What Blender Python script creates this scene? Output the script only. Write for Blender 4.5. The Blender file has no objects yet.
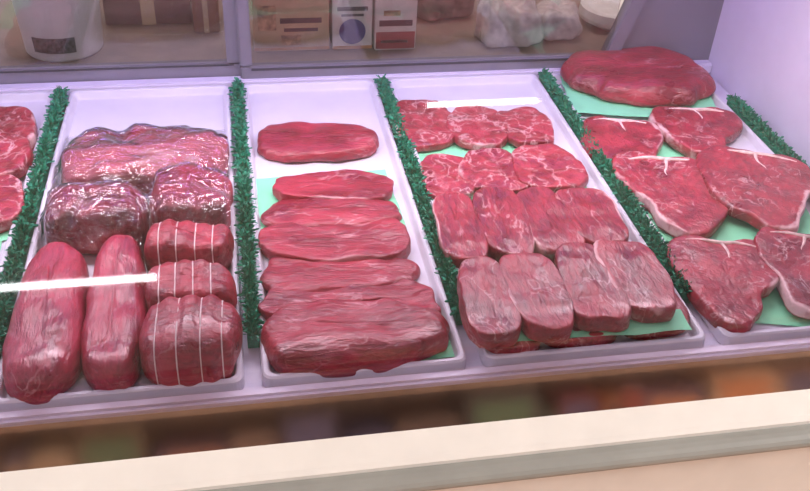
import bpy, bmesh, math, random
from mathutils import Vector, Matrix, noise
from mathutils.bvhtree import BVHTree
sc=bpy.context.scene
COL=sc.collection
sc.view_settings.view_transform='Standard'
sc.view_settings.look='None'

# ---------------------------------------------------------------- materials
def newmat(name):
    m=bpy.data.materials.new(name); m.use_nodes=True
    nt=m.node_tree; b=nt.nodes['Principled BSDF']
    return m,nt,b
def N(nt,t,**k):
    n=nt.nodes.new(t)
    for a,v in k.items(): setattr(n,a,v)
    return n
def simple(name,col,rough=.5,metal=0,var=.06,scale=20,bump=0,spec=.5,bscale=120):
    m,nt,b=newmat(name)
    tc=N(nt,'ShaderNodeTexCoord'); no=N(nt,'ShaderNodeTexNoise'); no.inputs['Scale'].default_value=scale
    no.inputs['Detail'].default_value=3
    nt.links.new(tc.outputs['Object'],no.inputs['Vector'])
    r=N(nt,'ShaderNodeValToRGB')
    r.color_ramp.elements[0].position=.3;r.color_ramp.elements[1].position=.7
    r.color_ramp.elements[0].color=[c*(1-var) for c in col]+[1]
    r.color_ramp.elements[1].color=[min(1,c*(1+var)) for c in col]+[1]
    nt.links.new(no.outputs['Fac'],r.inputs['Fac']); nt.links.new(r.outputs['Color'],b.inputs['Base Color'])
    b.inputs['Roughness'].default_value=rough;b.inputs['Metallic'].default_value=metal
    b.inputs['Specular IOR Level'].default_value=spec
    if bump:
        n2=N(nt,'ShaderNodeTexNoise');n2.inputs['Scale'].default_value=bscale
        nt.links.new(tc.outputs['Object'],n2.inputs['Vector'])
        bp=N(nt,'ShaderNodeBump');bp.inputs['Strength'].default_value=bump;bp.inputs['Distance'].default_value=.002
        nt.links.new(n2.outputs['Fac'],bp.inputs['Height']);nt.links.new(bp.outputs['Normal'],b.inputs['Normal'])
    return m
def meatmat(name,base,dark,fat=(.66,.34,.36),vw=.02,vscale=22,mask=.5,stretch=(1,1,1),grain=(60,220,120),wrinkle=0,rough=.33,vstr=.6):
    m,nt,b=newmat(name); L=nt.links.new
    tc=N(nt,'ShaderNodeTexCoord'); oi=N(nt,'ShaderNodeObjectInfo')
    mp=N(nt,'ShaderNodeMapping'); mp.inputs['Scale'].default_value=stretch
    L(tc.outputs['Object'],mp.inputs['Vector'])
    mg=N(nt,'ShaderNodeMapping'); mg.inputs['Scale'].default_value=grain
    L(tc.outputs['Object'],mg.inputs['Vector'])
    ml=N(nt,'ShaderNodeMath',operation='MULTIPLY');ml.inputs[1].default_value=37; L(oi.outputs['Random'],ml.inputs[0])
    def ns(scale,detail,dist,vec=mp.outputs['Vector'],off=0):
        n=N(nt,'ShaderNodeTexNoise',noise_dimensions='4D')
        n.inputs['Scale'].default_value=scale;n.inputs['Detail'].default_value=detail;n.inputs['Distortion'].default_value=dist
        L(vec,n.inputs['Vector'])
        a=N(nt,'ShaderNodeMath',operation='ADD');a.inputs[1].default_value=off;L(ml.outputs[0],a.inputs[0]);L(a.outputs[0],n.inputs['W'])
        return n
    def mr(src,a,bb,c,d):
        q=N(nt,'ShaderNodeMapRange');q.inputs[1].default_value=a;q.inputs[2].default_value=bb;q.inputs[3].default_value=c;q.inputs[4].default_value=d
        L(src,q.inputs[0]);return q
    def mt(op,a,b_,v=None):
        q=N(nt,'ShaderNodeMath',operation=op);L(a,q.inputs[0])
        if v is None: L(b_,q.inputs[1])
        else: q.inputs[1].default_value=v
        return q.outputs[0]
    gr=ns(1,3,.5,vec=mg.outputs['Vector'],off=8)
    n1=ns(24,3,.4)
    mixf=mt('ADD',mt('MULTIPLY',n1.outputs['Fac'],None,.6),mt('MULTIPLY',gr.outputs['Fac'],None,.4))
    f1=mr(mixf,.40,.60,0,1)
    mx=N(nt,'ShaderNodeMix',data_type='RGBA'); mx.inputs[6].default_value=(*dark,1);mx.inputs[7].default_value=(*base,1);L(f1.outputs[0],mx.inputs[0])
    v=ns(vscale,5,.6,off=5)
    ab=mt('ABSOLUTE',mt('SUBTRACT',v.outputs['Fac'],None,.5),None,0)
    ve=mr(ab,0,vw,1,0)
    mk=ns(22,2,0,off=9); mkr=mr(mk.outputs['Fac'],mask,mask+.16,0,vstr)
    mm=mt('MULTIPLY',ve.outputs[0],mkr.outputs[0])
    at=N(nt,'ShaderNodeAttribute',attribute_name='fat')
    fn=ns(60,3,.5,off=3)
    fr=mr(mt('ADD',at.outputs['Fac'],fn.outputs['Fac']),.98,1.25,0,.9)
    mxx=mt('MAXIMUM',mm,fr.outputs[0])
    m2=N(nt,'ShaderNodeMix',data_type='RGBA');L(mxx,m2.inputs[0]);L(mx.outputs[2],m2.inputs[6]);m2.inputs[7].default_value=(*fat,1)
    L(m2.outputs[2],b.inputs['Base Color'])
    rr=mr(n1.outputs['Fac'],.3,.7,rough-.08,rough+.12);L(rr.outputs[0],b.inputs['Roughness'])
    b.inputs['Specular IOR Level'].default_value=.62
    bp=N(nt,'ShaderNodeBump');bp.inputs['Strength'].default_value=.8;bp.inputs['Distance'].default_value=.002
    L(gr.outputs['Fac'],bp.inputs['Height'])
    last=bp
    b2n=ns(70,3,.6,off=2);b2=N(nt,'ShaderNodeBump');b2.inputs['Strength'].default_value=.8;b2.inputs['Distance'].default_value=.004
    L(b2n.outputs['Fac'],b2.inputs['Height']);L(last.outputs['Normal'],b2.inputs['Normal']);last=b2
    if wrinkle:
        w=N(nt,'ShaderNodeTexVoronoi',feature='DISTANCE_TO_EDGE')
        wn=ns(9,3,1.5,off=4);L(wn.outputs['Color'],w.inputs['Vector'])
        w.inputs['Scale'].default_value=9
        b3=N(nt,'ShaderNodeBump');b3.inputs['Strength'].default_value=wrinkle;b3.inputs['Distance'].default_value=.01
        L(w.outputs['Distance'],b3.inputs['Height']);L(last.outputs['Normal'],b3.inputs['Normal']);last=b3
    L(last.outputs['Normal'],b.inputs['Normal'])
    return m
M_round=meatmat('meat_round',(.48,.038,.080),(.23,.012,.034),vw=.014,mask=.52,stretch=(1,.5,1),grain=(260,45,200))
M_tied=meatmat('meat_tied',(.42,.029,.054),(.19,.010,.023),vw=.02,mask=.5,grain=(60,240,200))
M_flat=meatmat('meat_flat',(.40,.027,.052),(.18,.009,.020),vw=.020,mask=.46,vscale=30,stretch=(.45,1,1),grain=(55,260,200))
M_rib=meatmat('meat_ribeye',(.42,.036,.058),(.20,.011,.023),vw=.032,mask=.38,vscale=38,fat=(.70,.42,.42),grain=(90,90,90),vstr=.8)
M_strip=meatmat('meat_strip',(.37,.023,.040),(.155,.008,.017),vw=.022,mask=.44,vscale=38,stretch=(1,.5,1),grain=(200,60,160),fat=(.70,.42,.42),vstr=.62)
M_tb=meatmat('meat_tbone',(.39,.026,.045),(.18,.009,.019),vw=.022,mask=.44,vscale=34,fat=(.72,.47,.46),grain=(120,70,120),vstr=.62)
M_bag=meatmat('meat_wrapped',(.56,.12,.16),(.36,.04,.06),vw=.04,mask=.40,vscale=14,stretch=(.4,1,1),wrinkle=.6,rough=.30,fat=(.72,.46,.47),grain=(50,140,120),vstr=.8)
M_bone=simple('bone',(.72,.52,.48),.45,var=.25,scale=90,bump=.4)
M_string=simple('butcher_twine',(.76,.64,.62),.7)
M_paper=simple('green_paper',(.24,.74,.43),.6,var=.08,bump=.3,bscale=40)
M_pars=simple('plastic_parsley',(.006,.21,.11),.45,var=.5,scale=200)
M_tray=simple('white_tray',(.67,.65,.72),.35,var=.03)
M_case=simple('case_white_enamel',(.66,.62,.76),.4,var=.03)
M_cream=simple('cream_enamel',(.76,.72,.66),.5,var=.03,spec=.2)
M_bumper=simple('bumper_rubber',(.28,.28,.25),.5)
M_alu=simple('aluminium_frame',(.22,.21,.26),.45,metal=.3,var=.05)
M_dark=simple('dark_gasket',(.04,.04,.05),.5)
M_steel=simple('polished_steel',(.66,.56,.52),.09,metal=1,var=.05,scale=6,bump=.05,bscale=14)
M_counter=simple('counter_laminate',(.26,.19,.15),.4,var=.2)
M_wallb=simple('wall_paint',(.55,.50,.46),.8)
M_ceil=simple('ceiling_tile',(.75,.75,.78),.9)
M_floor=simple('floor_tile',(.58,.30,.16),.4,var=.25,scale=8)
M_bucket=simple('white_plastic',(.74,.74,.76),.35)
M_shelf=simple('shelf_steel',(.42,.33,.26),.5)
def emis(name,col,s):
    m=bpy.data.materials.new(name);m.use_nodes=True;nt=m.node_tree;nt.nodes.clear()
    e=N(nt,'ShaderNodeEmission');e.inputs[0].default_value=(*col,1);e.inputs[1].default_value=s
    o=N(nt,'ShaderNodeOutputMaterial');nt.links.new(e.outputs[0],o.inputs[0]);return m
def glassmat(name,boost=1.0,tint=(.95,.93,.98),rough=.01,bump=0):
    m=bpy.data.materials.new(name);m.use_nodes=True;nt=m.node_tree;nt.nodes.clear();L=nt.links.new
    t=N(nt,'ShaderNodeBsdfTransparent');t.inputs[0].default_value=(*tint,1)
    g=N(nt,'ShaderNodeBsdfGlossy');g.inputs['Roughness'].default_value=rough
    lw=N(nt,'ShaderNodeFresnel');lw.inputs['IOR'].default_value=1.5
    if bump:
        tc=N(nt,'ShaderNodeTexCoord');n=N(nt,'ShaderNodeTexNoise');n.inputs['Scale'].default_value=38;n.inputs['Detail'].default_value=3;n.inputs['Distortion'].default_value=1.5
        L(tc.outputs['Object'],n.inputs['Vector'])
        bb=N(nt,'ShaderNodeBump');bb.inputs['Strength'].default_value=bump;bb.inputs['Distance'].default_value=.012
        L(n.outputs['Fac'],bb.inputs['Height']);L(bb.outputs['Normal'],g.inputs['Normal'])
    mu=N(nt,'ShaderNodeMath',operation='MULTIPLY');mu.inputs[1].default_value=boost;L(lw.outputs[0],mu.inputs[0])
    mu.use_clamp=True
    mx=N(nt,'ShaderNodeMixShader');L(mu.outputs[0],mx.inputs[0]);L(t.outputs[0],mx.inputs[1]);L(g.outputs[0],mx.inputs[2])
    o=N(nt,'ShaderNodeOutputMaterial');L(mx.outputs[0],o.inputs[0]);return m
M_glass=glassmat('case_glass',2.2,rough=.04)
M_wglass=glassmat('window_glass',1.5,(.88,.88,.90))
M_film=glassmat('clear_film',3.0,(1,1,1),.08,.85)

# ---------------------------------------------------------------- helpers
def link(o,parent=None):
    COL.objects.link(o)
    if parent: o.parent=parent
    return o
def empty(name,loc=(0,0,0)):
    e=bpy.data.objects.new(name,None);e.location=loc;e.empty_display_size=.05;COL.objects.link(e);return e
def mobj(name,verts,faces,mat,parent=None,loc=(0,0,0),rot=0,smooth=False,sub=0):
    me=bpy.data.meshes.new(name);me.from_pydata([tuple(v) for v in verts],[],faces)
    bm=bmesh.new();bm.from_mesh(me);bmesh.ops.recalc_face_normals(bm,faces=bm.faces);bm.to_mesh(me);bm.free()
    for m in (mat if isinstance(mat,(list,tuple)) else [mat]): me.materials.append(m)
    if smooth:
        for p in me.polygons:p.use_smooth=True
    o=bpy.data.objects.new(name,me);o.location=loc;o.rotation_euler=(0,0,rot)
    link(o,parent)
    if sub:
        s=o.modifiers.new('sub','SUBSURF');s.levels=sub;s.render_levels=sub
    return o
def box(name,x0,x1,y0,y1,z0,z1,mat,parent=None,bev=.003,rot=0):
    cx,cy,cz=(x0+x1)/2,(y0+y1)/2,(z0+z1)/2
    bm=bmesh.new();bmesh.ops.create_cube(bm,size=1)
    for v in bm.verts:v.co=Vector((v.co.x*(x1-x0),v.co.y*(y1-y0),v.co.z*(z1-z0)))
    if bev: bmesh.ops.bevel(bm,geom=list(bm.edges),offset=min(bev,.45*min(x1-x0,y1-y0,z1-z0)),segments=2,affect='EDGES')
    me=bpy.data.meshes.new(name);bm.to_mesh(me);bm.free();me.materials.append(mat)
    o=bpy.data.objects.new(name,me);o.location=(cx,cy,cz);o.rotation_euler=(0,0,rot);link(o,parent);return o
def extrude_x(name,prof,x0,x1,mat,parent=None,closed=False,thick=0,smooth=False):
    n=len(prof);v=[(x0,y,z) for y,z in prof]+[(x1,y,z) for y,z in prof]
    f=[(i,(i+1)%n,(i+1)%n+n,i+n) for i in range(n if closed else n-1)]
    if closed: f+= [tuple(range(n)),tuple(range(n,2*n))]
    return mobj(name,v,f,mat,parent,smooth=smooth)

# ---------------------------------------------------------------- display case
case=empty('meat_display_case',(0,0,0))
XL,XR=-.62,.913
box('deck',XL,XR,.739,1.515,.80,.846,M_case,case)
box('end_wall_right',XR,XR+.03,.75,1.53,.76,1.25,M_case,case)
box('end_wall_left',XL-.03,XL,.75,1.53,.76,1.25,M_case,case)
box('canopy',XL-.03,XR+.03,1.075,1.55,1.24,1.27,M_case,case)
box('base_cabinet',XL-.03,XR+.03,.75,1.53,.12,.79,M_cream,case)
box('toe_kick',XL,XR,.80,1.5,0,.12,M_dark,case)
box('back_riser',XL,XR,1.492,1.515,.846,.868,M_case,case)
box('glass_seat_lip',XL-.03,XR+.03,.7255,.7425,.840,.8545,M_case,case,bev=.004)
extrude_x('polished_band',[(.7365,.8405),(.7185,.781),(.745,.781),(.745,.8405)],XL-.03,XR+.03,M_steel,case,closed=True)
extrude_x('front_apron',[(.745,.781),(.7185,.781),(.690,.765),(.684,.760),(.684,.16),(.75,.12)],XL-.03,XR+.03,M_cream,case)
extrude_x('bumper_rail',[(.6845,.755)]+[(.683-.022*math.sin(math.pi*i/10),.740+.014*math.cos(math.pi*i/10)) for i in range(11)]+[(.6845,.725)],XL-.03,XR+.03,M_bumper,case,closed=True,smooth=False)
prof=[(.9645,-1.018),(.9640,-.995),(.965,-.965),(.99,-.90),(1.04,-.82),(1.11,-.73),(1.2,-.64),(1.31,-.56),(1.44,-.49)]
P=[(.75*y,1.6+.75*z) for y,z in prof]
def cr(pts,k=6,closed=False):
    out=[];n=len(pts)
    rng=range(n) if closed else range(n-1)
    for i in rng:
        g=lambda j:Vector(pts[j%n]) if closed else Vector(pts[min(max(j,0),n-1)])
        p0,p1,p2,p3=g(i-1),g(i),g(i+1),g(i+2)
        for s in range(k):
            t=s/k
            out.append(.5*((2*p1)+(p2-p0)*t+(2*p0-5*p1+4*p2-p3)*t*t+(3*p1-p0-3*p2+p3)*t**3))
    if not closed: out.append(Vector(pts[-1]))
    return out
gp=[(v.x,v.y) for v in cr(P)]
g=extrude_x('curved_front_glass',gp,XL-.02,XR+.02,M_glass,case,smooth=True)
me=g.data
if me.polygons[0].normal.y>0: me.flip_normals()
extrude_x('glass_top_rail',[(1.07,1.225),(1.10,1.225),(1.10,1.25),(1.07,1.25)],XL-.03,XR+.03,M_alu,case,closed=True)
def lamp(name,y,z,power,col,x0,x1):
    box(name+'_housing',x0,x1,y-.03,y+.03,z+.006,z+.03,M_alu,case)
    l=bpy.data.lights.new(name,'AREA');l.shape='RECTANGLE';l.size=x1-x0;l.size_y=.04;l.energy=power;l.color=col
    o=bpy.data.objects.new(name,l);o.location=((x0+x1)/2,y,z);link(o,case);return o
lamp('case_lamp_front',1.13,1.205,6.2,(1,.90,.99),-.55,.85)
lamp('case_lamp_rear',1.42,1.205,1.8,(.46,.36,1),-.55,.85)

# ---------------------------------------------------------------- trays
def rrect(x0,x1,y0,y1,r,k=5):
    pts=[]
    for cx,cy,a0 in ((x1-r,y1-r,0),(x0+r,y1-r,90),(x0+r,y0+r,180),(x1-r,y0+r,270)):
        for i in range(k+1):
            a=math.radians(a0+90*i/k);pts.append((cx+r*math.cos(a),cy+r*math.sin(a)))
    return pts
def tray(x0,x1,y0=.7435,y1=1.488):
    lo=[]
    for ins,z,r in ((-.001,.847,.012),(0,.862,.012),(.002,.864,.012),(.006,.864,.010),(.008,.862,.010),(.011,.853,.009),(.013,.851,.008)):
        lo.append([(x,y,z) for x,y in rrect(x0+ins,x1-ins,y0+ins,y1-ins,r)])
    n=len(lo[0]);v=[p for l in lo for p in l];f=[]
    for i in range(len(lo)-1):
        for j in range(n): f.append((i*n+j,i*n+(j+1)%n,(i+1)*n+(j+1)%n,(i+1)*n+j))
    f.append(tuple((len(lo)-1)*n+j for j in range(n)))
    return mobj('meat_tray',v,f,M_tray)
for a,b in ((-.605,-.316),(-.292,-.020),(.002,.242),(.264,.549),(.571,.866)): tray(a,b)

# ---------------------------------------------------------------- parsley dividers
def parsley(x,ya,yb,seed):
    r=random.Random(seed);v=[];f=[]
    def bx(x0,x1,y0,y1,z0,z1):
        b=len(v)
        v.extend([(x0,y0,z0),(x1,y0,z0),(x1,y1,z0),(x0,y1,z0),(x0,y0,z1),(x1,y0,z1),(x1,y1,z1),(x0,y1,z1)])
        f.extend([(b,b+1,b+2,b+3),(b+4,b+5,b+6,b+7),(b,b+1,b+5,b+4),(b+1,b+2,b+6,b+5),(b+2,b+3,b+7,b+6),(b+3,b,b+4,b+7)])
    bx(x-.007,x+.007,ya,yb,.8465,.866)
    n=int((yb-ya)*4800)
    for i in range(n):
        px=x+r.uniform(-.005,.005);py=ya+(yb-ya)*r.random();pz=.862+r.uniform(0,.006)
        a=r.uniform(0,6.283);el=r.uniform(.45,1.5)
        L=r.uniform(.008,.020);w=r.uniform(.0010,.0022)
        d=Vector((math.cos(a)*math.cos(el),math.sin(a)*math.cos(el),math.sin(el)))
        s=d.cross(Vector((r.uniform(-1,1),r.uniform(-1,1),r.uniform(-1,1)))).normalized()*w
        p=Vector((px,py,pz));c=d.cross(s).normalized()*w*.6
        b=len(v)
        curl=Vector((0,0,-L*.2))
        v.extend([p,p+d*L*.45+s+c,p+d*L*.5,p+d*L*.45-s+c,p+d*L*.85+s*1.1+curl+c,p+d*L+curl*1.3,p+d*L*.85-s*1.1+curl+c,p+d*L*.75+curl*.6])
        f.extend([(b,b+1,b+2),(b,b+2,b+3),(b+1,b+4,b+7,b+2),(b+3,b+2,b+7,b+6),(b+4,b+5,b+7),(b+7,b+5,b+6)])
    me=bpy.data.meshes.new('parsley_divider');me.from_pydata([tuple(q) for q in v],[],f);me.materials.append(M_pars)
    o=bpy.data.objects.new('parsley_divider',me);link(o)
parsley(-.304,.80,1.48,1);parsley(-.006,.815,1.48,2);parsley(.253,.825,1.478,3);parsley(.560,.83,1.478,4);parsley(.880,.80,1.35,5)

# ---------------------------------------------------------------- meat
ROUND=[(.90,0),(.96,.06),(.99,.14),(1,.26),(.985,.45),(.94,.64),(.86,.80),(.74,.91),(.58,.97),(.40,1.0),(.20,1.0),(.05,1.0)]
MID=[(.93,0),(.98,.08),(1,.22),(.995,.42),(.97,.62),(.91,.80),(.82,.91),(.68,.97),(.52,1),(.34,1.0),(.18,1.0),(.05,1.0)]
FLAT=[(.95,0),(.985,.08),(1,.25),(1,.65),(.99,.88),(.965,.98),(.91,1.01),(.78,1.01),(.60,.99),(.40,.99),(.22,1.0),(.06,1.0)]
def meat(name,cx,cy,w,d,rot,h,mat,seed,exp=2.4,prof=MID,z0=.853,outline=None,lump=.003,wob=.05,shrink=True,ties=None,fat=0,taper=0,wav=.10,crease=0,dy=-.009,fatdir=None,ytilt=0):
    if shrink:
        d=d-.28*h*cy/.75
        cy+=dy
    NA=84
    if outline:
        raw=cr(outline,8,closed=True)
        NA=len(raw);pts=[Vector((p.x*w/2,p.y*d/2)) for p in raw]
    else:
        pts=[]
        for i in range(NA):
            a=2*math.pi*i/NA;c,s=math.cos(a),math.sin(a)
            r=(abs(c)**exp+abs(s)**exp)**(-1/exp)
            pts.append(Vector((c*r*w/2,s*r*d/2)))
    q=[]
    for p in pts:
        k=1+wob*2*noise.noise(Vector((p.x*22+seed*3.1,p.y*22,seed*1.7)))+wob*.6*noise.noise(Vector((p.x*70+seed,p.y*70,seed*1.1)))
        p=p*k
        if taper:
            if d>w: p.x*=1+taper*(p.y/(d/2))
            else: p.y*=1+taper*(p.x/(w/2))
        q.append(p)
    m=max((max(w,d)-min(w,d))/2*.85,0)
    def seg(p):
        if w>=d: return Vector((max(-m,min(m,p.x)),0))
        return Vector((0,max(-m,min(m,p.y))))
    v=[];f=[];fa=[]
    for s,z in prof:
        for i,p in enumerate(q):
            c=seg(p);r=c+(p-c)*s
            zz=z*h*(1+(wav*2*noise.noise(Vector((r.x*16,r.y*16,seed*2.3))) if z>.3 else 0))
            if crease and z>.5:
                cl=noise.noise(Vector((r.x*9+seed*5,r.y*9,seed*.7)))
                zz-=h*crease*math.exp(-(cl/.06)**2)
            if ytilt: zz+=ytilt*h*(.5+.5*r.y/(d/2))*(.25+.75*z)
            P3=Vector((r.x,r.y,zz))
            P3+=noise.noise_vector(Vector((P3.x*28+seed,P3.y*28,P3.z*28)))*lump*(1 if z>.05 else .3)
            P3+=noise.noise_vector(Vector((P3.x*75+seed,P3.y*75,P3.z*75)))*lump*.35*(1 if z>.05 else .3)
            if ties:
                for t in ties:
                    e=math.exp(-((P3.x-t*w/2)/.005)**2)
                    P3.y*=1-.07*e;P3.z=P3.z*(1-.07*e)
            P3.z=max(P3.z,0)
            v.append(P3)
            edge=1 if s>.95 and z>.2 else (.7 if s>.90 and z>.5 else 0)
            an=noise.noise(Vector((p.x*14+seed,p.y*14,3.3)))
            k=.75+.9*an
            if fatdir is not None:
                u=p.normalized();k=(.30+.8*max(0,u.x*math.cos(fatdir)+u.y*math.sin(fatdir)))+.45*an
            fa.append(fat*edge*k)
    n=NA;R=len(prof)
    for i in range(R-1):
        for j in range(n): f.append((i*n+j,i*n+(j+1)%n,(i+1)*n+(j+1)%n,(i+1)*n+j))
    for base in (0,(R-1)*n):
        c=sum((v[base+j] for j in range(n)),Vector())/n
        v.append(c);fa.append(0);k=len(v)-1
        for j in range(n): f.append((base+j,base+(j+1)%n,k))
    o=mobj(name,v,f,mat,None,(cx,cy,z0),math.radians(rot),smooth=True,sub=1)
    at=o.data.attributes.new('fat','FLOAT','POINT')
    for i,x in enumerate(fa): at.data[i].value=x
    if ties:
        bm=bmesh.new();bm.from_mesh(o.data);bv=BVHTree.FromBMesh(bm)
        cu=bpy.data.curves.new('twine','CURVE');cu.dimensions='3D';cu.bevel_depth=.0008;cu.bevel_resolution=2
        for t in ties:
            pl=[]
            for i in range(40):
                a=2*math.pi*i/40;dr=Vector((0.0,math.cos(a),math.sin(a)))
                hit=bv.ray_cast(Vector((t*w/2,0,h*.45)),dr)
                if hit[0]: pl.append(hit[0]+dr*.0003)
            sp=cu.splines.new('POLY');sp.points.add(len(pl)-1);sp.use_cyclic_u=True
            for pnt,c in zip(sp.points,pl): pnt.co=(*c,1)
        bm.free();cu.materials.append(M_string)
        link(bpy.data.objects.new('twine',cu),o)
    return o

# tray B : roasts
wrapped=[meat('sirloin_roast',-.150,1.234,.248,.185,-3,.044,M_bag,1,exp=3.6,lump=.006,crease=.2),
meat('beef_roast',-.208,1.073,.138,.130,-3,.062,M_round,2,exp=4,lump=.005,fat=.6,crease=.12),
meat('beef_roast',-.080,1.098,.114,.150,-3,.060,M_round,3,exp=4,lump=.005,fat=.5,crease=.1)]
meat('tied_beef_roast',-.083,.994,.110,.096,-2,.054,M_tied,4,exp=4,ties=(-.62,-.22,.2,.6),lump=.004,fat=.3)
meat('tied_beef_roast',-.079,.899,.106,.100,0,.058,M_tied,5,exp=4,ties=(-.66,-.3,.1,.5),lump=.004,fat=.3)
meat('tied_beef_roast',-.077,.801,.114,.130,-2,.068,M_tied,6,exp=3.5,ties=(-.62,-.2,.25,.66),lump=.004,dy=-.002,fat=.3)
meat('eye_of_round_roast',-.243,.884,.088,.280,1,.048,M_round,7,exp=3.0,prof=ROUND,taper=-.14,lump=.003,wob=.035,crease=.05)
meat('eye_of_round_roast',-.167,.886,.072,.276,1,.046,M_round,8,exp=3.0,prof=ROUND,taper=-.10,lump=.003,wob=.035,crease=.05)
# tray C
for nm,a in (('flank_cut',(.116,1.283,.207,.118,-5,.022,11)),('beef_tri_tip',(.122,1.147,.182,.092,-3,.018,12)),('beef_tri_tip',(.118,1.082,.200,.098,-4,.019,13)),
          ('beef_tri_tip',(.116,1.008,.214,.112,-4,.021,14)),('beef_tri_tip',(.116,.938,.216,.108,-5,.023,15)),('beef_tri_tip',(.114,.866,.220,.120,-5,.027,16)),
          ('beef_brisket_flat',(.116,.801,.228,.128,-4,.036,17))):
    cx,cy,w,d,r,h,sd=a
    meat(nm,cx,cy,w,d,r,h,M_flat,sd,exp=2.5,prof=FLAT if sd%2==0 else MID,taper=-.20 if sd%2 else .14,lump=.004,fat=.66,fatdir=1.6 if sd%2 else -1.6,wob=.06,crease=.05,dy=-.003 if sd==17 else -.010,ytilt=0 if sd in(11,17) else -.35)
# tray D
for i,a in enumerate(((.300,1.322,.110,.168),(.388,1.300,.102,.152),(.470,1.293,.094,.138),(.302,1.153,.092,.138),(.380,1.158,.112,.132),(.465,1.162,.115,.144))):
    meat('ribeye_steak',a[0],a[1],a[2]*.98,a[3]*.96,-8+4*(i%3),.016,M_rib,21+i,exp=2.5,prof=FLAT,fat=.64,wob=.07,lump=.003,z0=.8545+.001*(i%3),crease=.10)
for i,a in enumerate(((.286,1.004,.068,.172,-2),(.352,1.008,.077,.178,-3),(.417,1.007,.082,.164,2),(.484,1.006,.088,.154,0))):
    meat('strip_steak',a[0],a[1],a[2]*.97,a[3],a[4],.028,M_strip,31+i,exp=3.6,prof=FLAT,fat=.80,fatdir=0 if i%2 else 3.1,lump=.0028,wob=.04,z0=.8545,crease=.03,wav=.04,taper=.08 if i%2 else -.08)
for i,a in enumerate(((.300,.802,.08,.11),(.390,.802,.11,.10),(.490,.806,.10,.10))):
    meat('sirloin_steak',a[0],a[1],a[2],a[3],0,.018,M_strip,37+i,exp=3,prof=FLAT,z0=.8545,lump=.0015,dy=-.002)
for i,a in enumerate(((.281,.838,.068,.162,-4),(.345,.840,.079,.158,0),(.420,.852,.079,.162,-4),(.483,.858,.087,.154,-2))):
    meat('strip_steak',a[0],a[1]-.010,a[2]*.97,a[3],a[4],.026,M_strip,41+i,exp=3.6,prof=FLAT,fat=.80,fatdir=3.1 if i%2 else 0,lump=.0028,wob=.04,z0=.8745,crease=.03,wav=.04,taper=.08 if i%2 else -.08)
# tray E
meat('london_broil',.730,1.442,.280,.230,-10,.044,M_flat,51,exp=2.1,prof=ROUND,taper=.14,z0=.862,lump=.004,fat=.2)
TB=[(-.95,.30),(-.80,.75),(-.35,.90),(.10,.84),(.55,.95),(.95,.78),(.98,.30),(.74,-.10),(.52,-.28),(.40,-.65),(.05,-.98),(-.35,-.85),(-.72,-.38)]
TB2=[(-.95,.10),(-.90,.70),(-.40,.93),(.15,.84),(.60,.92),(.97,.62),(.92,.10),(.68,-.34),(.52,-.85),(.10,-.95),(-.22,-.74),(-.50,-.64),(-.80,-.35)]
def tbone(cx,cy,w,d,rot,seed,z0=.8555,flip=1,ol=TB,fd=-1.2):
    h=.020
    o=meat('t_bone_steak',cx,cy,w,d,rot,h,M_tb,seed,prof=FLAT,outline=[(x*flip,y) for x,y in ol],fat=.70,fatdir=fd,lump=.003,wob=.035,z0=z0,crease=.06,wav=.07)
    d2=d-.28*h*cy/.75
    # bone laid on the cut face: follow the real surface of the steak
    bm=bmesh.new();bm.from_mesh(o.data);bv=BVHTree.FromBMesh(bm)
    cu=bpy.data.curves.new('bone','CURVE');cu.dimensions='3D';cu.bevel_depth=.0027;cu.bevel_resolution=3
    rb=random.Random(seed)
    j=lambda k:rb.uniform(-k,k)
    for path in ([(-.60+j(.1),.76,.5),(-.3,.82+j(.02),.9),(.05,.77,1.6),(.4,.84+j(.02),1.2),(.74+j(.06),.74,.6)],[(.06,.76,1.2),(.14+j(.1),.60,.8),(.10+j(.12),.46,.5),(.16+j(.14),.34,.2)]):
        sp=cu.splines.new('NURBS');sp.points.add(len(path)-1);sp.use_endpoint_u=True;sp.order_u=3
        for p,c in zip(sp.points,path):
            x,y=c[0]*flip*w/2*.95,c[1]*d2/2*.98
            hit=bv.ray_cast(Vector((x,y,.2)),Vector((0,0,-1)))
            z=hit[0].z if hit[0] else h*.9
            p.co=(x,y,z-.0010,1);p.radius=c[2]
    bm.free()
    cu.materials.append(M_bone)
    link(bpy.data.objects.new('bone',cu),o)
tbone(.614,1.217,.145,.185,-12,61,ol=TB2,fd=.8)
tbone(.762,1.247,.165,.185,-14,62,fd=-2.4)
tbone(.640,1.058,.184,.240,-14,63,z0=.858,flip=-1,fd=-2.6)
tbone(.768,1.056,.184,.248,-22,64,z0=.864,ol=TB2,fd=-.6)
tbone(.622,.854,.158,.208,-16,65,fd=.3)
tbone(.748,.853,.152,.200,-22,66,z0=.859,flip=-1,ol=TB2,fd=-2.2)
# tray A
meat('ribeye_steak',-.378,1.350,.11,.15,6,.025,M_rib,71,prof=FLAT,fat=.6,wob=.08)
meat('ribeye_steak',-.372,1.265,.11,.13,6,.025,M_rib,72,prof=FLAT,fat=.6,wob=.08,z0=.858)
meat('ribeye_steak',-.362,1.145,.10,.14,6,.025,M_rib,73,prof=FLAT,fat=.6,wob=.08)

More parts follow.
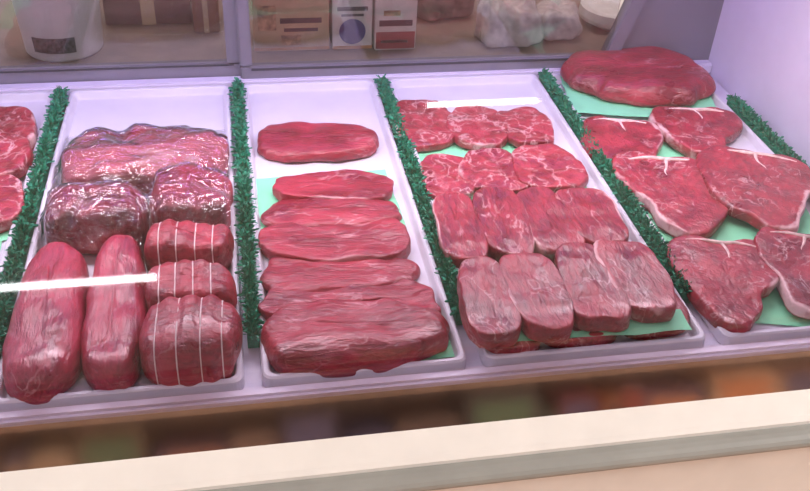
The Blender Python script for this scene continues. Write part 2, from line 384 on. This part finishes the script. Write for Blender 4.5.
# clear film draped over the three rear pieces of the roast tray
bvs=[]
for o in wrapped:
    bm=bmesh.new();bm.from_mesh(o.data)
    bm.transform(Matrix.Translation(o.location)@Matrix.Rotation(o.rotation_euler.z,4,'Z'))
    bvs.append(BVHTree.FromBMesh(bm));bm.free()
nx,ny=64,76;fx0,fx1,fy0,fy1=-.282,-.026,1.005,1.335
H=[]
for j in range(ny+1):
    row=[]
    for i in range(nx+1):
        x=fx0+(fx1-fx0)*i/nx;y=fy0+(fy1-fy0)*j/ny;z=.8548
        for bv in bvs:
            hit=bv.ray_cast(Vector((x,y,1.1)),Vector((0,0,-1)))
            if hit[0]: z=max(z,hit[0].z)
        row.append(z)
    H.append(row)
base=[r[:] for r in H]
for it in range(10):
    G=[r[:] for r in H]
    for j in range(ny+1):
        for i in range(nx+1):
            s=0;c=0
            for dj,di in ((0,1),(1,0),(0,-1),(-1,0)):
                a,b_=j+dj,i+di
                if 0<=a<=ny and 0<=b_<=nx: s+=G[a][b_];c+=1
            H[j][i]=max(base[j][i],s/c)
v=[];f=[]
for j in range(ny+1):
    for i in range(nx+1):
        x=fx0+(fx1-fx0)*i/nx;y=fy0+(fy1-fy0)*j/ny
        wr=abs(noise.noise(Vector((x*26+y*8,y*34,4.2))))+.5*abs(noise.noise(Vector((x*60,y*70,1.2))))
        v.append((x,y,H[j][i]+.0022+.005*wr))
for j in range(ny):
    for i in range(nx):
        a=j*(nx+1)+i;f.append((a,a+1,a+nx+2,a+nx+1))
fo=mobj('clear_plastic_wrap',v,f,M_film,smooth=True)
if fo.data.polygons[0].normal.z<0: fo.data.flip_normals()

# ---------------------------------------------------------------- green paper
def sheet(cx,cy,w,d,rot,seed,z=.8525):
    nx,ny=14,12;v=[];f=[]
    for k in (0,1):
        for j in range(ny+1):
            for i in range(nx+1):
                x=(i/nx-.5)*w;y=(j/ny-.5)*d
                e=noise.noise(Vector((x*30,y*30,seed)))
                x+=.003*noise.noise(Vector((y*25,seed,1)));y+=.003*noise.noise(Vector((x*25,seed,2)))
                edge=max(abs(i/nx-.5),abs(j/ny-.5))*2
                z_=.0012*e+.004*max(0,edge-.75)*4*max(0,noise.noise(Vector((x*12,y*12,seed+5))))
                v.append((x,y,z_+.0004*k))
    m=(nx+1)*(ny+1)
    for k in (0,1):
        for j in range(ny):
            for i in range(nx):
                a=k*m+j*(nx+1)+i;f.append((a,a+1,a+nx+2,a+nx+1))
    mobj('green_butcher_paper',v,f,M_paper,None,(cx,cy,z),math.radians(rot),smooth=True)
for i,a in enumerate(((.115,1.105,.205,.17,2),(.132,.803,.200,.09,3),
    (.370,1.215,.205,.20,-4),(.40,1.00,.25,.24,2),(.405,.826,.250,.145,-2,.8735),
    (.718,1.395,.27,.175,-10,.860),(.700,1.215,.20,.16,-8),(.715,1.03,.25,.21,-14,.856),(.705,.843,.24,.17,-14,.853),
    (-.40,1.16,.14,.2,4),(-.40,1.0,.14,.15,4))):
    sheet(*a[:5],i*1.7,*( [a[5]] if len(a)>5 else []))

# ---------------------------------------------------------------- rear sliding windows
win=empty('window_1',(0,0,0))
yw=1.515
box('bottom_rail_left',XL,.012,yw,yw+.02,.862,.893,M_alu,win)
box('rail_gasket_left',XL,-.01,yw-.002,yw,.888,.891,M_dark,win,bev=0)
box('bottom_rail_right',.0,.70,yw-.016,yw+.004,.862,.891,M_alu,win)
box('rail_gasket_right',.02,.69,yw-.018,yw-.016,.884,.888,M_dark,win,bev=0)
box('mullion_left',-.022,.004,yw,yw+.02,.89,1.24,M_alu,win)
box('mullion_right',.000,.022,yw-.016,yw+.004,.89,1.24,M_alu,win)
box('pane_left',XL,-.022,yw+.008,yw+.010,.89,1.23,M_wglass,win,bev=0)
box('pane_right',.022,.70,yw-.008,yw-.006,.89,1.23,M_wglass,win,bev=0)
mobj('stile_right',[(.68,yw-.018,.862),(.705,yw-.018,.862),(.815,yw-.018,1.24),(.785,yw-.018,1.24),(.68,yw+.01,.862),(.705,yw+.01,.862),(.815,yw+.01,1.24),(.785,yw+.01,1.24)],
  [(0,1,2,3),(4,5,6,7),(0,1,5,4),(1,2,6,5),(2,3,7,6),(3,0,4,7)],M_alu,win)
mobj('corner_panel',[(.70,yw,.85),(XR,yw,.85),(XR,yw,1.24),(.81,yw,1.24),(.70,yw+.012,.85),(XR,yw+.012,.85),(XR,yw+.012,1.24),(.81,yw+.012,1.24)],
  [(0,1,2,3),(4,5,6,7),(0,1,5,4),(1,2,6,5),(2,3,7,6),(3,0,4,7)],M_alu,case)
box('top_rail',XL,XR,yw-.018,yw+.02,1.22,1.24,M_alu,win)

# ---------------------------------------------------------------- service counter with supplies
cnt=empty('service_counter',(0,0,0))
box('counter_top',-1.2,1.4,1.56,2.2,.815,.85,M_counter,cnt)
box('counter_cabinet',-1.18,1.38,1.6,2.2,0,.815,M_counter,cnt)
def lathe(name,prof,mat,loc,parent=None,n=40):
    v=[];f=[]
    for r,z in prof:
        for i in range(n):
            a=2*math.pi*i/n;v.append((r*math.cos(a),r*math.sin(a),z))
    for k in range(len(prof)-1):
        for i in range(n): f.append((k*n+i,k*n+(i+1)%n,(k+1)*n+(i+1)%n,(k+1)*n+i))
    f.append(tuple(range(n)));f.append(tuple((len(prof)-1)*n+i for i in range(n)))
    return mobj(name,v,f,mat,parent,loc,smooth=False)
bk=empty('plastic_bucket',(-.327,1.70,.85))
lathe('body',[(.068,0),(.071,.004),(.080,.16),(.086,.162),(.086,.172),(.080,.172),(.078,.165),(.078,.16)],M_bucket,(0,0,.0005),bk)
M_lab=simple('printed_label',(.08,.08,.10),.5,var=.9,scale=140)
v=[];f=[]
for i in range(13):
    a=math.radians(-125+i*5)
    for z in (.020,.05): v.append((.0735*math.cos(a)+ (z*.06)*math.cos(a),.0735*math.sin(a)+(z*.06)*math.sin(a),z))
for i in range(12): f.append((2*i,2*i+2,2*i+3,2*i+1))
mobj('label',v,f,M_lab,bk)
def carton(name,cx,cy,w,d,h,mat,parts=(),rot=0):
    e=empty(name,(cx,cy,.85));e.rotation_euler=(0,0,rot)
    box('carton_body',-w/2,w/2,-d/2,d/2,.0005,h,mat,e,bev=.002)
    box('lid_flap',-w/2+.001,w/2-.001,-d/2+.001,d/2-.001,h,h+.0015,mat,e,bev=0)
    for nm,a,b,c,dd,m in parts:
        box(nm,a*w-w/2,b*w-w/2,-d/2-.0012,-d/2-.0002,c*h,dd*h,m,e,bev=0)
    return e
c_=lambda n,c:simple(n,c,.5,var=.1,scale=40)
M_tan=c_('carton_tan',(.60,.47,.30));M_img=simple('printed_picture',(.5,.32,.2),.5,var=.8,scale=60)
M_wb=c_('carton_white',(.76,.74,.70));M_pur=c_('print_purple',(.08,.06,.28));M_red=c_('print_red',(.36,.07,.08));M_brn=c_('brown_board',(.20,.12,.10))
M_txt=c_('print_dark',(.07,.05,.07));M_org=c_('print_orange',(.60,.30,.12))
carton('tea_carton',.103,1.70,.145,.10,.17,M_tan,(('picture',.06,.30,.26,.55,M_img),('picture_small',.36,.62,.08,.20,M_img),('stripe',0,1,.02,.05,M_org),('title',.35,.9,.34,.40,M_txt),('subtitle',.4,.85,.24,.28,M_txt)))
e=carton('round_logo_box',.221,1.69,.078,.08,.16,M_wb,(('title',.12,.88,.50,.55,M_txt),('title_line',.22,.78,.43,.46,M_txt),('foot_stripe',.0,1,.01,.05,M_org)))
v=[(.026*math.cos(2*math.pi*i/32),-.0412,.038+.026*math.sin(2*math.pi*i/32)) for i in range(32)]
mobj('logo_disc',v,[tuple(range(32))],M_pur,e)
carton('food_wrap_box',.305,1.685,.082,.09,.15,M_wb,(('red_panel',.03,.97,.03,.26,M_red),('dark_print',.1,.9,.34,.42,M_txt),('white_line',.15,.8,.11,.15,M_wb),('side_stamp',.2,.6,.48,.55,M_img)))
carton('brown_cardboard_box',-.175,1.86,.17,.12,.16,M_brn,(('tape',.42,.58,.0,1,M_tan),))
carton('brown_cardboard_box',-.06,1.80,.05,.10,.15,c_('brown2',(.30,.15,.10)),(('tape',.4,.6,0,1,M_tan),))
meat('folded_dark_cloth',.43,1.82,.14,.10,8,.09,simple('dark_cloth',(.16,.13,.11),.8,var=.5,scale=40,bump=.6),81,exp=3,z0=.851,lump=.012,wob=.1,shrink=False)
M_wrap=simple('plastic_wrap_white',(.64,.60,.58),.25,var=.25,scale=50,bump=.8,bscale=50)
meat('wrapped_paper_package',.545,1.67,.12,.09,5,.085,M_wrap,82,exp=3.5,z0=.851,lump=.012,wob=.08,shrink=False)
meat('wrapped_paper_package',.655,1.70,.10,.10,-8,.060,M_wrap,83,exp=3,z0=.851,lump=.012,wob=.08,shrink=False)
lathe('paper_plate_stack',[(.045,0),(.06,.012),(.075,.016),(.077,.024),(.075,.04),(.06,.04),(.045,.036)],M_wb,(.80,1.74,.851))

# ---------------------------------------------------------------- room
box('floor',-4,4,-4.5,3,-.05,0,M_floor,None,bev=0)
box('ceiling',-4,4,-4.5,3,2.76,2.80,M_ceil,None,bev=0)
box('wall_back',-4,4,2.9,3.0,0,2.76,M_wallb,None,bev=0)
box('wall_front',-4,4,-4.6,-4.5,0,2.76,M_wallb,None,bev=0)
M_tube=emis('fluorescent_diffuser',(1,.98,1),20)
def fixture(x0,x1,y,wd=.05):
    e=empty('ceiling_light_fixture',((x0+x1)/2,y,2.76));L=(x1-x0)/2
    box('housing',-L-.03,L+.03,-wd-.02,wd+.02,-.018,-.001,M_bucket,e)
    extr=[(-wd,-.018),(-wd*.9,-.034),(-wd*.5,-.046),(0,-.05),(wd*.5,-.046),(wd*.9,-.034),(wd,-.018)]
    extrude_x('diffuser',extr,-L,L,M_tube,e,closed=True)
    for s in (-1,1): box('end_cap',s*(L+.008)-.008,s*(L+.008)+.008,-wd-.005,wd+.005,-.055,-.018,M_bucket,e)
fixture(-1.6,-.43,-1.91,.06)
fixture(.55,.90,.34,.028)  # made-up short fixture, placed so its reflection gives the upper glass streak
fixture(2.6,3.8,-.5);fixture(-3.8,-2.6,-.5)
# stocked grocery shelving on the other side of the aisle (mirrored in the polished band and glass)
gd=empty('grocery_shelf_unit',(0,0,0))
box('back_panel',-2.2,3.6,-1.85,-1.82,0,.85,M_shelf,gd)
for z in (.10,.38,.66): box('shelf',-2.2,3.6,-1.82,-1.40,z-.02,z,M_shelf,gd)
box('base',-2.2,3.6,-1.82,-1.42,0,.08,M_dark,gd)
pal=[(.48,.20,.09),(.42,.29,.18),(.04,.035,.04),(.36,.26,.17),(.10,.08,.09),(.50,.22,.10),(.34,.24,.16),(.06,.05,.06),(.46,.36,.25),(.28,.07,.05),(.20,.14,.11),(.10,.17,.10),(.10,.10,.18),(.44,.40,.36)]
pm=[simple('package_print_%d'%i,c,.5,var=.7,scale=45) for i,c in enumerate(pal)]
r5=random.Random(33)
for z in (.10,.38,.66):
    x=-2.15
    while x<3.5:
        wd=r5.uniform(.05,.32);h=r5.uniform(.09,.23);y1=r5.uniform(-1.50,-1.42)
        m=r5.choice(pm);m2=r5.choice(pm)
        box('package',x,x+wd,-1.75,y1,z,z+h,m,gd,bev=.008)
        box('package_label',x+wd*.1,x+wd*.9,y1,y1+.0015,z+h*.3,z+h*.85,m2,gd,bev=0)
        x+=wd+r5.uniform(.0,.03)

# ---------------------------------------------------------------- lights
def area(name,loc,size,sy,power,col,rot=(0,0,0)):
    l=bpy.data.lights.new(name,'AREA');l.shape='RECTANGLE';l.size=size;l.size_y=sy;l.energy=power;l.color=col
    o=bpy.data.objects.new(name,l);o.location=loc;o.rotation_euler=rot;link(o)
area('service_area_light',(.1,2.0,2.6),1.6,.3,15,(1,.9,.8))
area('store_side_fill',(2.9,-.4,2.7),1.5,1.5,165,(1,.97,.95),(0,math.radians(40),0))  # added pair of fills, brighten the case front, kept out of glass reflections
area('store_side_fill',(-2.9,-.4,2.7),1.5,1.5,165,(1,.97,.95),(0,math.radians(-40),0))
for sx,tx in ((-1.9,-.2),(2.6,1.2)):  # added unseen spots, brighten the shelf goods mirrored in the band
    sl=bpy.data.lights.new('aisle_fill_spot','SPOT');sl.energy=150;sl.spot_size=math.radians(56);sl.spot_blend=.6;sl.shadow_soft_size=.05;sl.color=(1,.94,.87)
    so=bpy.data.objects.new('aisle_fill_spot',sl);so.location=(sx,.30,2.70);link(so)
    so.rotation_euler=(Vector((tx,-1.4,.3))-so.location).to_track_quat('-Z','Y').to_euler()
w=bpy.data.worlds.new('store');sc.world=w;w.use_nodes=True
bg=w.node_tree.nodes['Background'];bg.inputs[0].default_value=(.82,.80,.88,1);bg.inputs[1].default_value=.65

# ---------------------------------------------------------------- camera
F=Vector((.1673,.7873,-.5934)).normalized();R=Vector((.9834,-.1742,.0464));R=(R-F*R.dot(F)).normalized();U=R.cross(F)
cam=bpy.data.cameras.new('camera');co=bpy.data.objects.new('camera',cam);COL.objects.link(co)
Mx=Matrix((R,U,-F)).transposed().to_4x4();Mx.translation=Vector((0,0,1.6));co.matrix_world=Mx
cam.sensor_width=36;cam.lens=40;cam.clip_start=.02
sc.camera=co
